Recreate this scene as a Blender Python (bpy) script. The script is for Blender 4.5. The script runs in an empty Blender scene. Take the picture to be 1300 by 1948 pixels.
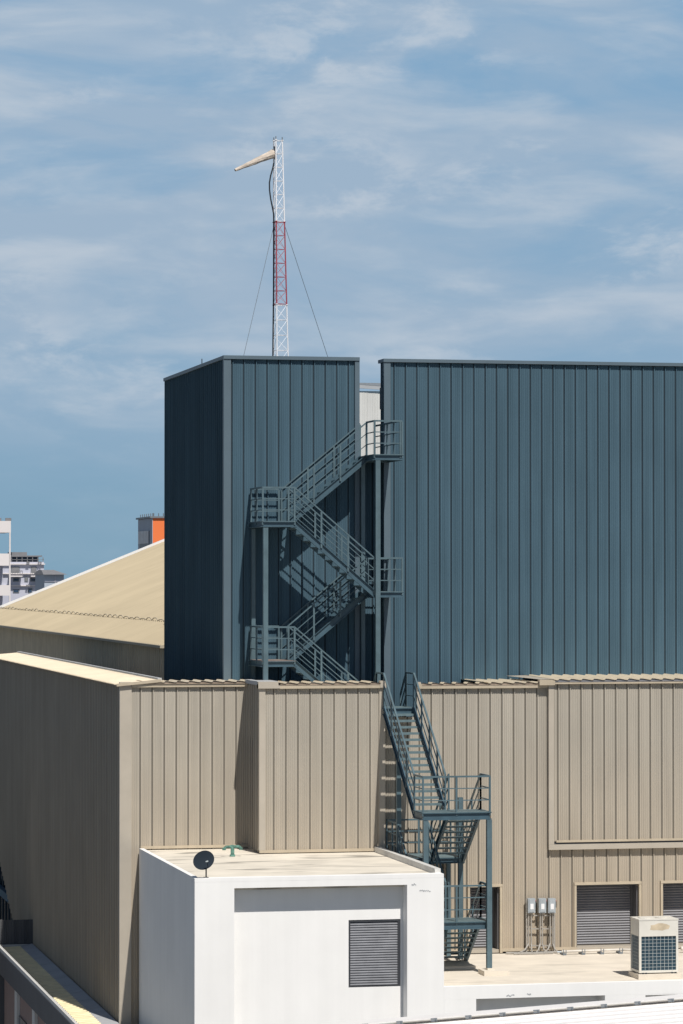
import bpy, math, random
from mathutils import Vector as V
random.seed(7)
S = bpy.context.scene
COL = S.collection
R = math.radians

# ------------------------------------------------------------------ survey: camera 0,0,0 / +Y is the depth axis of the site
F, HX, HY = 6200.0, 650.0, 1102.0
YAW = math.atan(1340 / F); SN, CS = math.sin(YAW), math.cos(YAW)
def at(x, y, Y):
    """survey point seen at x, y of the photograph standing on the vertical plane at depth Y"""
    u = (x - HX) / F; t = Y / (CS - u * SN)
    return V((t * (SN + u * CS), Y, -(y - HY) / F * t))
def atx(x, Y): return at(x, HY, Y).x

# ------------------------------------------------------------------ materials
def mat(name, col, rough=.6, metal=0.0, var=.12, scale=1.5, streak=0.0, warm=None, bump=0.0, bscale=40, spec=.5, stain=0.0):
    m = bpy.data.materials.new(name); m.use_nodes = True
    nt = m.node_tree; N = nt.nodes; L = nt.links
    b = N['Principled BSDF']; b.inputs['Roughness'].default_value = rough; b.inputs['Metallic'].default_value = metal
    b.inputs['Specular IOR Level'].default_value = spec
    g = N.new('ShaderNodeNewGeometry')
    def noise(sc, vec=(1, 1, 1), det=5, dist=0):
        mp = N.new('ShaderNodeMapping'); mp.inputs['Scale'].default_value = vec
        L.new(g.outputs['Position'], mp.inputs['Vector'])
        n = N.new('ShaderNodeTexNoise'); n.inputs['Scale'].default_value = sc; n.inputs['Detail'].default_value = det
        n.inputs['Distortion'].default_value = dist
        L.new(mp.outputs['Vector'], n.inputs['Vector']); return n.outputs['Fac']
    def mul(cin, fac, lo, hi, a=.3, bb=.7):
        mr = N.new('ShaderNodeMapRange'); mr.inputs[1].default_value = a; mr.inputs[2].default_value = bb
        mr.inputs[3].default_value = lo; mr.inputs[4].default_value = hi
        L.new(fac, mr.inputs[0])
        vm = N.new('ShaderNodeVectorMath'); vm.operation = 'SCALE'
        L.new(cin, vm.inputs[0]); L.new(mr.outputs[0], vm.inputs['Scale']); return vm.outputs[0]
    rgb = N.new('ShaderNodeRGB'); rgb.outputs[0].default_value = (*col, 1); c = rgb.outputs[0]
    if warm:                                                    # dust and warm bounce light painted low on the wall: (colour, z_full, z_none)
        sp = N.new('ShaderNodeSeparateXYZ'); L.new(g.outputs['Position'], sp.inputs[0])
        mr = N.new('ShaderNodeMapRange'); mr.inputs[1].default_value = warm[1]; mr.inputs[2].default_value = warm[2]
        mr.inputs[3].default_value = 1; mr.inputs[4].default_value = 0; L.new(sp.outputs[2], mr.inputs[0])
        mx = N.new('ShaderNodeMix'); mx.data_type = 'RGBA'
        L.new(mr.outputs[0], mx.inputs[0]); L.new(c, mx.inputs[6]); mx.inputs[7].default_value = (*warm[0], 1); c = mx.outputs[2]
    if var: c = mul(c, noise(scale), 1 - var, 1 + var)
    if streak: c = mul(c, noise(3.0, (1.6, 1.6, .06), 6), 1 - streak, 1 + streak * .6)
    if stain:
        c = mul(c, noise(1.0, (.35, 1.5, 1), 8, .8), 1 - stain, 1.0, .34, .44)
    L.new(c, b.inputs['Base Color'])
    if bump:
        bp = N.new('ShaderNodeBump'); bp.inputs['Strength'].default_value = bump; bp.inputs['Distance'].default_value = .02
        L.new(noise(bscale, (1, 1, .3)), bp.inputs['Height']); L.new(bp.outputs[0], b.inputs['Normal'])
    return m
M = {}
M['dark']   = mat('blue_grey_cladding', (.068, .120, .158), .7, spec=.06, var=.06, scale=.4, streak=.17, bump=.16, bscale=4)
M['darkj']  = mat('blue_grey_joint_shade_and_mullion', (.012, .028, .042), .8, var=0)  # strip beside each rib: its shaded face and shadow painted in; also mullions
M['dtrim']  = mat('blue_grey_flashing', (.09, .13, .16), .5, var=.06, bump=.05, bscale=3)
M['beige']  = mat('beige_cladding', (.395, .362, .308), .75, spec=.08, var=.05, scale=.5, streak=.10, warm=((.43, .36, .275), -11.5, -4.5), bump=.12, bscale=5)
M['beigej'] = mat('beige_joint_shade', (.16, .142, .115), .8, var=0)  # joint strip darkened in place of the rib's shadow
M['btrim']  = mat('beige_flashing', (.46, .39, .29), .5, var=.08, streak=.08)
M['btrim2'] = mat('pale_beige_trim', (.42, .375, .31), .5, var=.06)
M['croof']  = mat('cream_roof_sheet', (.74, .64, .48), .45, var=.06, streak=0)
M['yroof']  = mat('yellowed_roof_sheet', (.86, .74, .46), .6, var=.12, scale=3)
M['yroofd'] = mat('dark_roof_valley', (.20, .18, .15), .8, var=.2, scale=3)  # darker tone for the flats between the ribs
M['sheet_end']   = mat('brown_sheet_end', (.27, .21, .16), .8, var=.35, scale=6)  # brown fill below the front edge of the roof sheets
M['white']  = mat('white_render', (.825, .815, .795), .85, var=.035, scale=.6, streak=.025, bump=.08, bscale=14)
M['wroof']  = mat('bleached_concrete_slab', (.68, .625, .53), .9, var=.10, scale=1.2, stain=.55, bump=.1)
M['deck']   = mat('bleached_concrete_deck', (.68, .615, .52), .9, var=.08, scale=1.4, stain=.16, bump=.1)
M['steel']  = mat('painted_stair_steel', (.055, .102, .132), .45, var=.10, scale=3, streak=.10)
M['steel2'] = mat('weathered_stair_steel', (.085, .135, .158), .45, var=.14, scale=3, streak=.14)
M['tread']  = mat('chequer_plate', (.12, .175, .19), .55, var=.15, scale=6)
M['treadr'] = mat('dusty_chequer_plate', (.22, .18, .16), .7, var=.2, scale=4)
M['shut']   = mat('grey_shutter', (.185, .185, .20), .5, var=.08, scale=2)
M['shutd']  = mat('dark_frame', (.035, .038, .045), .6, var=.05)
M['louv']   = mat('louvre_blade', (.27, .275, .295), .5, var=.14, scale=3)
M['galv']   = mat('galvanised_box', (.42, .46, .49), .4, .3, var=.08, scale=8)
M['pipe']   = mat('grey_conduit', (.33, .31, .28), .5, var=.12, scale=8)
M['acw']    = mat('cream_enamel', (.70, .67, .60), .45, var=.05, scale=3)
M['acb']    = mat('sun_bleached_patch', (.58, .48, .34), .8, var=.2, scale=4)
M['acg']    = mat('heat_exchanger_fins', (.016, .048, .072), .5, var=.2, scale=9)
M['wire']   = mat('white_wire_grille', (.42, .46, .47), .5, var=0)
M['wmast']  = mat('white_mast_paint', (.78, .78, .80), .45, var=.05)
M['rmast']  = mat('red_mast_paint', (.34, .06, .08), .5, var=.2, scale=5)
M['black']  = mat('black_rubber', (.012, .018, .026), .6, var=0)
M['gwire']  = mat('grey_wire', (.09, .12, .15), .5, var=0)
M['sock']   = mat('faded_windsock_cloth', (.52, .45, .38), .9, var=.2, scale=5, bump=.3)
M['dish']   = mat('charcoal_dish', (.022, .030, .040), .9, spec=.1, var=.1)
M['green']  = mat('weathered_green_paint', (.11, .235, .19), .9, var=.5, scale=14)
M['lgrey']  = mat('pale_grey_cladding', (.62, .61, .58), .6, var=.04, streak=.05)
M['lwhite'] = mat('white_roof_flashing', (.75, .75, .75), .5, var=.03)
M['mgrey']  = mat('mid_grey_metal', (.16, .18, .20), .5, var=.06)
M['troof']  = mat('tan_warehouse_roof', (.46, .385, .26), .8, var=.06, scale=.25, streak=.0, stain=.05)
M['twall']  = mat('tan_warehouse_wall', (.68, .60, .46), .7, var=.08, streak=.1)
M['twallj'] = mat('tan_joint_shade_and_trim', (.42, .37, .28), .8, var=0)  # joint strip with rib shade in its colour; also gutter and roof cable
M['ledge']  = mat('grey_lead_ledge', (.40, .41, .42), .7, var=.08)
M['fascia'] = mat('charcoal_fascia', (.10, .10, .105), .7, var=.06)
M['pink']   = mat('dusty_pink_render', (.30, .215, .19), .9, var=.06)
M['glass']  = mat('dark_window_glass', (.012, .02, .03), .15, var=0)
M['glassb'] = mat('blue_window_glass', (.03, .06, .11), .2, var=.3)
M['apt']    = mat('lilac_grey_render', (.47, .48, .56), .9, var=.06, scale=.3)
M['aptw']   = mat('pale_pink_white_render', (.70, .66, .65), .9, var=.04, scale=.3)
M['aptg']   = mat('grey_tiles', (.20, .20, .21), .8, var=.1)
M['orange'] = mat('orange_render', (.80, .19, .055), .85, var=.05, scale=.4)
M['oblue']  = mat('slate_blue_render', (.38, .43, .50), .85, var=.06, scale=.4)
M['fgroof'] = mat('white_coated_sheet', (.80, .78, .76), .45, var=.04, scale=1)
M['ground'] = mat('dusty_ground', (.17, .165, .155), .95, var=.3, scale=.05)
M['copper'] = mat('pale_pipe_lagging', (.62, .58, .52), .8, var=.12, scale=6)

# ------------------------------------------------------------------ mesh builder
class MB:
    def __init__(s): s.v = []; s.f = []; s.mi = []; s.m = 0
    def quad(s, *p):
        n = len(s.v); s.v += [V(q) for q in p]; s.f.append(tuple(range(n, n + len(p)))); s.mi.append(s.m)
    def hexa(s, c):      # 8 corners: bottom 0-3 ccw, top 4-7
        n = len(s.v); s.v += [V(q) for q in c]
        for f in ((3, 2, 1, 0), (4, 5, 6, 7), (0, 1, 5, 4), (1, 2, 6, 5), (2, 3, 7, 6), (3, 0, 4, 7)):
            s.f.append(tuple(n + i for i in f)); s.mi.append(s.m)
    def box(s, x0, x1, y0, y1, z0, z1):
        s.hexa([(x0, y0, z0), (x1, y0, z0), (x1, y1, z0), (x0, y1, z0), (x0, y0, z1), (x1, y0, z1), (x1, y1, z1), (x0, y1, z1)])
    def bar(s, p0, p1, a, b):        # prism from p0 to p1, half-vectors a, b
        p0, p1, a, b = V(p0), V(p1), V(a), V(b)
        s.hexa([p0 - a - b, p0 + a - b, p0 + a + b, p0 - a + b, p1 - a - b, p1 + a - b, p1 + a + b, p1 - a + b])
    def rod(s, p0, p1, r, n=6, r1=None):
        p0, p1 = V(p0), V(p1); r1 = r if r1 is None else r1
        d = (p1 - p0).normalized(); u = d.orthogonal().normalized(); w = d.cross(u); k = len(s.v)
        for p, q in ((p0, r), (p1, r1)):
            for i in range(n):
                t = 2 * math.pi * i / n; s.v.append(p + (u * math.cos(t) + w * math.sin(t)) * q)
        for i in range(n): s.f.append((k + i, k + (i + 1) % n, k + n + (i + 1) % n, k + n + i)); s.mi.append(s.m)
        s.f.append(tuple(k + i for i in reversed(range(n)))); s.f.append(tuple(k + n + i for i in range(n))); s.mi += [s.m] * 2
    def tube(s, pts, r, n=6):
        for a, b in zip(pts, pts[1:]): s.rod(a, b, r, n)
    def panels(s, fn, s0, s1, z0, z1, w=.353, ph=0.0, h=.045, coarse=False, j=1):
        """ribbed cladding; fn(s, out, z) -> point; z0/z1 numbers or functions of s"""
        prof = [(0, 0, j), (.036, 0, 0), (.043, h * .8, 0), (.066, h * .8, 0), (.074, 0, 0)] if not coarse else [(0, 0, j), (.10, 0, 0), (.11, h, 0), (.15, h, 0), (.16, 0, 0)]  # j strip: joint with the rib's shade put into its colour
        if not coarse:
            for c in (.125, .18, .235, .29): prof += [(c - .016, 0, 0), (c - .008, .010, 0), (c + .008, .010, 0), (c + .016, 0, 0)]
        pts = []; k0 = math.floor((s0 - ph) / w) - 1; k = k0
        while ph + k * w < s1:
            for (a, o, m) in prof: pts.append((ph + k * w + a, o, m))
            k += 1
        pts.append((ph + k * w, 0, j))
        out = []
        for (a, b) in zip(pts, pts[1:]):
            lo, hi = max(a[0], s0), min(b[0], s1)
            if hi - lo < 1e-5: continue
            q = lambda x: a[1] + (b[1] - a[1]) * (x - a[0]) / (b[0] - a[0])
            out.append((lo, q(lo), hi, q(hi), a[2]))
        Z0 = z0 if callable(z0) else (lambda x: z0); Z1 = z1 if callable(z1) else (lambda x: z1)
        keep = s.m
        for lo, ol, hi, oh, m in out:
            s.m = m
            s.quad(fn(lo, ol, Z0(lo)), fn(hi, oh, Z0(hi)), fn(hi, oh, Z1(hi)), fn(lo, ol, Z1(lo)))
        s.m = keep
    def build(s, name, mats, parent=None, smooth=False):
        mats = mats if isinstance(mats, (list, tuple)) else [mats]
        off = V((0, 0, 0)); p = parent
        while p is not None: off += p.location; p = p.parent
        if parent is None:
            xs = [v.x for v in s.v]; ys = [v.y for v in s.v]; zs = [v.z for v in s.v]
            off = V(((min(xs) + max(xs)) / 2, (min(ys) + max(ys)) / 2, min(zs)))
        me = bpy.data.meshes.new(name); me.from_pydata([v - off for v in s.v], [], s.f)
        for m in mats: me.materials.append(m)
        me.polygons.foreach_set('material_index', s.mi)
        if smooth: me.polygons.foreach_set('use_smooth', [True] * len(s.f))
        me.update()
        o = bpy.data.objects.new(name, me); COL.objects.link(o)
        if parent is None: o.location = off
        else: o.parent = parent
        return o
def thing(name, label, cat, loc=(0, 0, 0), group=None):
    o = bpy.data.objects.new(name, None); COL.objects.link(o); o.location = loc; o.empty_display_size = .3
    return tag(o, label, cat, group)
def tag(o, label, cat, group=None):
    o['label'] = label; o['category'] = cat
    if group: o['group'] = group
    return o
def struct(o): o['kind'] = 'structure'; return o
def copy_tree(o, parent=None):
    c = o.copy(); COL.objects.link(c)
    if parent: c.parent = parent
    for ch in list(o.children): copy_tree(ch, c)
    return c
def front(Y): return lambda a, o, z: (a, Y - o, z)
def left(X): return lambda a, o, z: (X - o, a, z)

# ------------------------------------------------------------------ levels and planes
YD, YA, YB, YC, YE, YW = 95.0, 93.7, 91.7, 92.0, 91.90, 84.0
ZF, ZR = -10.89, -2.93        # deck level, beige roof level
ZT = 6.63                     # dark parapet
ZBASE = -24.0

g = MB(); g.quad((-6000, -3000, ZBASE), (6000, -3000, ZBASE), (6000, 12000, ZBASE), (-6000, 12000, ZBASE))
struct(g.build('ground', M['ground']))

# ------------------------------------------------------------------ dark tower block
XT0, XT1, YT1 = 17.03, 21.07, 106.2
t = thing('dark_metal_tower', 'narrow dark blue-grey ribbed metal block behind the upper stair, left of the roof gap', 'building', (19, 100, ZBASE))
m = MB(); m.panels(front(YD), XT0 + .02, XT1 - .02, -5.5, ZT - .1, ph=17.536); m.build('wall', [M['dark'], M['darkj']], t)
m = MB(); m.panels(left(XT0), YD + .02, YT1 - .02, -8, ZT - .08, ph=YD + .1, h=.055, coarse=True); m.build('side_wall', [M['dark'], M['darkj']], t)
m = MB(); m.box(XT0 + .03, XT1 - .03, YD + .04, YT1 - .03, ZBASE, ZT - .35); m.build('core_wall', M['dark'], t)
m = MB()
m.box(XT0 - .09, XT1 + .0, YD - .10, YD + .16, ZT - .105, ZT); m.box(XT0 - .09, XT0 + .16, YD + .163, YT1, ZT - .105, ZT - .002)
m.box(XT1 - .16, XT1 - .002, YD + .163, YT1, ZT - .105, ZT - .002)
m.build('roof_flashing', M['dtrim'], t)
m = MB(); m.box(XT0 - .075, XT0 + .14, YD - .07, YD + .12, -8, ZT - .107); m.build('corner_trim', M['dtrim'], t)
m = MB(); m.box(XT1 - .14, XT1 + .002, YD - .07, YD + .5, -5.6, ZT - .107); m.build('corner_trim', M['dtrim'], t)
a = at(382, 700, 99.5)
m = MB(); m.rod((XT0 + .05, a.y, ZT - .1), (XT0 + .05, a.y, ZT + .2), .018); tag(m.build('lightning_rod', M['gwire']), 'short thin rod standing on the left parapet of the dark tower', 'lightning rod')

# ------------------------------------------------------------------ dark right block
XR0, XR1 = 21.87, 46.0
t = thing('dark_metal_hall', 'wide dark blue-grey ribbed metal building with flat parapet, right of the roof gap', 'building', (30, 100, ZBASE))
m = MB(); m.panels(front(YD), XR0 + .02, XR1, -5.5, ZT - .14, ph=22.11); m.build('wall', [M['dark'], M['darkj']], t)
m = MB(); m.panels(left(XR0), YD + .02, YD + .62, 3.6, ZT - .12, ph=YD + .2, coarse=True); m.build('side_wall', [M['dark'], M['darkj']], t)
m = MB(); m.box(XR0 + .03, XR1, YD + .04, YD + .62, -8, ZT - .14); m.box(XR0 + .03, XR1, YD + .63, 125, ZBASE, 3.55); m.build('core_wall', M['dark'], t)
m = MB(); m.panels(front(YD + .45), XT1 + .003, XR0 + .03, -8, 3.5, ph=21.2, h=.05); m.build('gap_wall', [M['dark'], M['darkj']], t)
m = MB(); m.box(XT1 + .004, XR0 + .02, YD + .52, 125, ZBASE, 3.54); m.build('gap_roof', M['dark'], t)
m = MB(); m.box(XR0 - .07, XR1, YD - .10, YD + .66, ZT - .13, ZT - .03); m.build('roof_flashing', M['dtrim'], t)
m = MB(); m.box(XR0 - .05, XR0 + .15, YD - .07, YD + .10, -5.6, ZT - .132); m.build('corner_trim', M['dtrim'], t)
m = MB(); m.box(XR0 - .09, XR0 - .012, YD + .2, YD + .34, 5.1, 5.75); m.build('wall_bracket', M['dtrim'], t)

# pale building behind the gap
t = thing('pale_grey_plant_room', 'pale grey metal plant room seen through the gap between the dark blocks', 'building', (30, 114, 3.55))
yl = 112.0
zl = at(700, 741, yl).z
m = MB(); m.panels(front(yl), 22.5, 34, 3.56, zl - .05, ph=23.1, h=.003, j=0); m.box(22.52, 34, yl + .03, 120, 3.57, zl - .1); m.build('wall', [M['lgrey'], M['lgrey']], t)
m = MB(); a = at(683, 732, yl); b = at(724, 735, yl)
sl = (b.z - a.z) / (b.x - a.x)
P = lambda x, y, dz=0: (x, y, a.z + (x - a.x) * sl + dz)
m.hexa([P(23.3, yl - .10, -.12), P(27, yl - .10, -.12), P(27, yl - .02, -.12), P(23.3, yl - .02, -.12), P(23.3, yl - .10, 0), P(27, yl - .10, 0), P(27, yl - .02, 0), P(23.3, yl - .02, 0)])
m.build('eave_flashing', M['ledge'], t)
m = MB(); m.quad(P(23.3, yl - .09, .01), P(27, yl - .09, .01), P(27, yl + 1.3, .05), P(23.3, yl + 1.3, .05)); m.build('roof', M['lwhite'], t)
z = at(700, 728, yl + 1.3).z
m = MB(); m.box(22.6, 34, yl + 1.3, yl + 1.5, z - .11, z); m.build('ridge_trim', M['mgrey'], t)

# ------------------------------------------------------------------ beige building
XA = atx(231, YA); XRG = atx(305, YA); XBl, XBr = 17.45, 21.05
XC1 = 48.0
t = thing('beige_metal_building', 'long beige ribbed metal building in front of the dark blocks, with roller shutters', 'building', (25, 100, ZBASE))
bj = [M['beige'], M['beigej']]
# block A front, block B front and side, wall C with notch and openings
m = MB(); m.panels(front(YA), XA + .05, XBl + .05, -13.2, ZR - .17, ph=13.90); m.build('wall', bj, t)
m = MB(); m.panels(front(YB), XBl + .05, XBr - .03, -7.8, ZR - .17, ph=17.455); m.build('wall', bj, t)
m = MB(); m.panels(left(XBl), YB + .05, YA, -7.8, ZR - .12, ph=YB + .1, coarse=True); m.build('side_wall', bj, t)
# far long side wall, its lower edge climbing at the far end
zb = lambda s: -12.95 if s < 120.6 else -12.95 + (s - 120.6) * .405
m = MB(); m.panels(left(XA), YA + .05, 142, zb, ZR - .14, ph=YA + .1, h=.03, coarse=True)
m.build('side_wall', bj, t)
XN = XBr; XN1 = atx(795, YC)                      # notch where the stair crosses
doors = [(atx(893, YC), atx(950, YC)), (atx(1095, YC), atx(1214, YC)), (atx(1259, YC), atx(1378, YC)), (atx(1423, YC), atx(1540, YC))]
ZD0, ZD1 = at(1150, 1799, YC).z, at(1150, 1681, YC).z
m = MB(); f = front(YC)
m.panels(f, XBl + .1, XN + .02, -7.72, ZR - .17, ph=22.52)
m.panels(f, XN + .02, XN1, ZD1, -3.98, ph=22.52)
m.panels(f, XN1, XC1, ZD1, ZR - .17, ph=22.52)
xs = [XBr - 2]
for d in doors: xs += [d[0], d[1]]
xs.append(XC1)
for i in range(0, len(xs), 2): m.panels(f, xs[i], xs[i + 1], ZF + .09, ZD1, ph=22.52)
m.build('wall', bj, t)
# raised overlapping wall D
XD0 = atx(1046, YE); zD = at(1150, 1598, YE).z
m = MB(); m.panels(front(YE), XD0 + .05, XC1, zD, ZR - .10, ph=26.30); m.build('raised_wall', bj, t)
m = MB(); z = zD
m.box(XD0 + .18, XC1, YE - .05, YE + .05, z - .03, z + .03)
m.build('drip_flashing', M['btrim'], t)
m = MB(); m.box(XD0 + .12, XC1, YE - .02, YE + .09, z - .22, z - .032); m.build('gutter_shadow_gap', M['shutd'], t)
m = MB(); m.box(XD0 - .05, XC1, YE - .07, YE + .095, z - .24, z - .085); m.box(XD0 - .05, XD0 + .11, YE - .055, YE + .095, z - .083, ZR - .1)
m.build('sill_flashing', M['btrim2'], t)
# cores (closed bodies behind the sheets)
m = MB()
m.box(XA + .06, XBl, YA + .06, 94.9, -13.4, ZR - .2); m.box(XA + .06, XRG + .2, 94.9, 120, -13.4, ZR - .2)
m.box(XBl + .03, XBr - .03, YB + .06, YD - .1 - 2.2, -7.7, ZR - .2)
m.box(XBl, XBr - .02, 92.71, 92.9, ZF, ZR - .2); m.box(XBl, XBr - .02, 92.9, 94.9, ZF, -4.62)
m.box(XBr, XN1, YC + .66, 94.9, ZF - 1, -4.6)
m.box(24.2, XC1, YC + .66, YD - .1, ZF - 1, ZR - .2)

m.box(XBr - 2, XN1, YC + .06, YC + .64, ZD1 + .3, -4.02)
m.box(24.2, XC1, YC + .06, YC + .64, ZD1 + .3, ZR - .2); m.box(XN1 + .02, 24.19, YC + .06, YC + .25, ZD1 + .3, ZR - .2)
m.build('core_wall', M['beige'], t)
# corner trims and head flashings
m = MB(); m.box(XA - .045, XA + .30, YA - .06, YA + .1, -13.2, ZR - .05); m.build('corner_trim', M['btrim2'], t)
m = MB(); m.box(XBl - .05, XBl + .13, YB - .06, YB + .1, -7.739, ZR - .05); m.build('corner_trim', M['btrim2'], t)
m = MB(); m.box(XBr - .13, XBr + .04, YB - .06, YB + .1, -7.739, ZR - .05); m.box(XBr + .0, XBr + .04, YB + .1, YC + .0, -7.7, ZR - .05); m.build('corner_trim', M['btrim2'], t)
m = MB(); m.box(XN1 - .04, XN1 + .08, YC - .06, YC + .1, -4.0, ZR - .05); m.build('corner_trim', M['btrim2'], t)
m = MB(); m.box(XA + .305, XBl - .02, YA - .10, YA + .05, ZR - .2, ZR - .085); m.build('roof_flashing', M['btrim'], t)
m = MB(); m.box(XBl - .09, XBr + .05, YB - .12, YB + .05, ZR - .2, ZR - .07); m.build('roof_flashing', M['btrim'], t)
m = MB(); m.box(XBl - .09, XBl + .55, YB - .13, YB + .05, ZR - .19, ZR - .0); m.build('flashing_end', M['btrim2'], t); m = MB(); m.box(XBr - .12, XBr + .06, YB - .14, YB + .05, ZR - .19, ZR + .01); m.build('flashing_end', M['btrim2'], t)
m = MB(); m.box(XN1 - .02, XD0 + .0, YC - .12, YC + .05, ZR - .24, ZR - .10); m.build('roof_flashing', M['btrim'], t)
m = MB(); m.box(XD0 - .02, XC1, YE - .12, YE + .05, ZR - .13, ZR - .03); m.box(XD0 - .35, XD0 + .12, YE - .14, YE + .05, ZR - .16, ZR - .0); m.build('roof_flashing', M['btrim'], t)
m = MB()
m.box(atx(268, YA), XBl, YA - .06, YA + .02, -7.81, -7.73); m.build('base_flashing', M['btrim'], t); m = MB(); m.box(XBl - .04, XBr + .04, YB - .08, YB + .02, -7.82, -7.74)
m.build('base_flashing', M['btrim'], t)
m = MB()
xs2 = xs[:]; xs2[0] = XBr
for i in range(0, len(xs2), 2): m = MB(); m.box(xs2[i] + .07, xs2[i + 1] - .07, YC - .08, YC + .03, ZF + .06, ZF + .14); m.build('base_flashing', M['btrim'], t)
# roofs: rib-ended sheets running back from the edge
def roof(x0, x1, y0, y1, z, ph, back=0.0, h=.042, w=.353, rise=0.0):
    m = MB(); k = math.floor((x0 - ph) / w)
    while ph + k * w < x1:
        a = ph + k * w; prof = [(a, 0), (a + .035, h), (a + .12, h * .85), (a + .30, h * .1), (a + w, 0)]
        for (p, o), (q, r) in zip(prof, prof[1:]):
            lo, hi = max(p, x0), min(q, x1)
            if hi > lo + 1e-4:
                m.m = 0; m.quad((lo, y0, z + o), (hi, y0, z + r), (hi, y1, z + r + rise), (lo, y1, z + o + rise))
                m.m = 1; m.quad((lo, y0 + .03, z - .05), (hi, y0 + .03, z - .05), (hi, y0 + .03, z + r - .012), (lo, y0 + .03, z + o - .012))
        k += 1
    return m
XRG = atx(305, YA)
roof(XA + .62, XBl + .1, YA - .16, 94.96, ZR - .06, 13.90).build('roof', [M['croof'], M['sheet_end']], t)
roof(XBl + .5, XBr - .1, YB - .16, YD - 2.1, ZR - .055, 17.455).build('roof', [M['croof'], M['sheet_end']], t)
m = MB(); m.box(XBl - .09, XBl + .52, YB + .052, 92.9, ZR - .1, ZR + .01); m.box(XBl - .09, XBl + .1, 92.901, YA, ZR - .1, ZR + .01); m.build('verge_flashing', M['ledge'], t)
roof(24.2, XD0 - .3, YC - .16, YD, ZR - .10, 22.52).build('roof', [M['croof'], M['sheet_end']], t)
roof(XN1 + .1, 24.2, YC - .16, YC + .3, ZR - .10, 22.52).build('roof', [M['croof'], M['sheet_end']], t)
roof(XD0 + .05, XC1, YE - .16, YD, ZR - .02, 26.30, rise=.04).build('roof', [M['croof'], M['shut']], t)
m = MB(); a = at(966, 1287.5, 94.6)
m.quad((XD0 - .3, YE - .1, ZR + .005), (XD0 + .1, YE - .1, ZR + .015), (XD0 + .1, 94.8, ZR + .045), (a.x, 94.8, ZR + .03)); m.build('verge_flashing', M['btrim2'], t)
# long side roof of block A, sheets running across
m = MB(); y = YA - .12; w = .25; z0 = ZR - .13; z1 = ZR + .0
while y < 130:
    for (a, oa), (b, ob) in zip([(0, 0), (.04, .035), (.10, .035), (.14, 0)], [(.04, .035), (.10, .035), (.14, 0), (w, 0)]):
        m.m = 0; m.quad((XA - .14, y + a, z0 + oa), (XA - .14, y + b, z0 + ob), (XRG, y + b, z1 + ob * .3), (XRG, y + a, z1 + oa * .3))
        m.m = 1; m.quad((XA - .12, y + a, z0 - .04), (XA - .12, y + b, z0 - .04), (XA - .12, y + b, z0 + ob - .01), (XA - .12, y + a, z0 + oa - .01))
    y += w
m.m = 0; m.quad((XRG, YA - .1, z1), (XRG, 130, z1), (XRG + .3, 130, z1 - 2), (XRG + .3, YA + 1.4, z1 - 2))
m.build('roof', [M['croof'], M['sheet_end']], t)
m = MB(); m.box(XRG - .02, XRG + .10, YA + .3, 130, z1 - .02, z1 + .055); m.build('ridge_flashing', M['ledge'], t)
m = MB(); m.hexa([(XA - .15, YA - .16, ZR - .17), (XRG, YA - .16, ZR - .05), (XRG, YA - .125, ZR - .05), (XA - .15, YA - .125, ZR - .17), (XA - .15, YA - .16, ZR - .09), (XRG, YA - .16, ZR + .035), (XRG, YA - .125, ZR + .035), (XA - .15, YA - .125, ZR - .09)]); m.build('verge_flashing', M['btrim'], t)

# shutters with reveals and frames
def shutter(x0, x1, split):
    yb = YC + .50
    m = MB(); z = ZD0 + .01
    while z < ZD1 - .02:
        m.quad((x0 + .02, yb + .02, z), (x1 - .02, yb + .02, z), (x1 - .02, yb - .012, z + .035), (x0 + .02, yb - .012, z + .035))
        m.quad((x0 + .02, yb - .012, z + .035), (x1 - .02, yb - .012, z + .035), (x1 - .02, yb + .02, z + .073), (x0 + .02, yb + .02, z + .073))
        z += .075
    s = m.build('roller_shutter', M['shut'], t)
    m = MB(); m.box(x0 - .002, x0 + .05, YC + .06, yb + .05, ZD0, ZD1); m.box(x1 - .05, x1 - .001, YC + .06, yb + .05, ZD0, ZD1)
    m.box(x0 + .052, x1 - .052, YC + .06, yb + .05, ZD1 - .04, ZD1 + .05); m.box(x1 - .10, x1 - .052, yb - .08, yb + .04, ZD0, ZD1 - .042)
    m.build('shutter_reveal', M['fascia'], s)
    m = MB(); m.box(x0 - .07, x0 - .004, YC - .075, YC + .058, ZF + .02, ZD1 + .0); m.box(x1 - .004, x1 + .07, YC - .075, YC + .058, ZF + .02, ZD1 + .0)
    m.box(x0 - .07, x1 + .07, YC - .085, YC + .058, ZD1 + .002, ZD1 + .075); m.build('shutter_frame', M['btrim'], s)
    m = MB(); m.box(x0 - .003, x1 - .01, YC + .02, yb + .3, ZF + .02, ZD0 - .002); m.build('door_sill', M['btrim2'], s)
for i, d in enumerate(doors): shutter(d[0], d[1], 0)

# ------------------------------------------------------------------ white building with roof deck
XW0, XW1 = 14.24, 20.93
ZW = -7.80                                    # box roof level (top of front kerb)
t = thing('white_rendered_building', 'low white rendered building with louvre, flat box roof and open roof deck', 'building', (20, 88, ZBASE))
RX0, RX1, RZ = 15.29, 19.93, -8.07
yr = YW + .48
lx0, lx1, lz0, lz1 = 18.45, 19.86, -10.80, -9.02
m = MB()
m.hexa([(XW0, YW, ZBASE), (RX0, YW, ZBASE), (RX0, YA - .1, ZBASE), (XW0, YA - .1, ZBASE), (XW0, YW, ZW - .1), (RX0, YW, ZW - .1), (RX0, YA - .1, ZW - .1), (XW0, YA - .1, ZW - .1)])                            # left pier, side
m.box(RX1, XW1, YW, YA - .1, ZBASE, ZW - .1)                            # right pier
m.box(RX0, RX1, YW, yr + .2, RZ, ZW - .1)                                # lintel
m.box(RX0, lx0, yr, yr + .3, ZBASE, RZ); m.box(lx1, RX1, yr, yr + .3, ZBASE, RZ)
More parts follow.
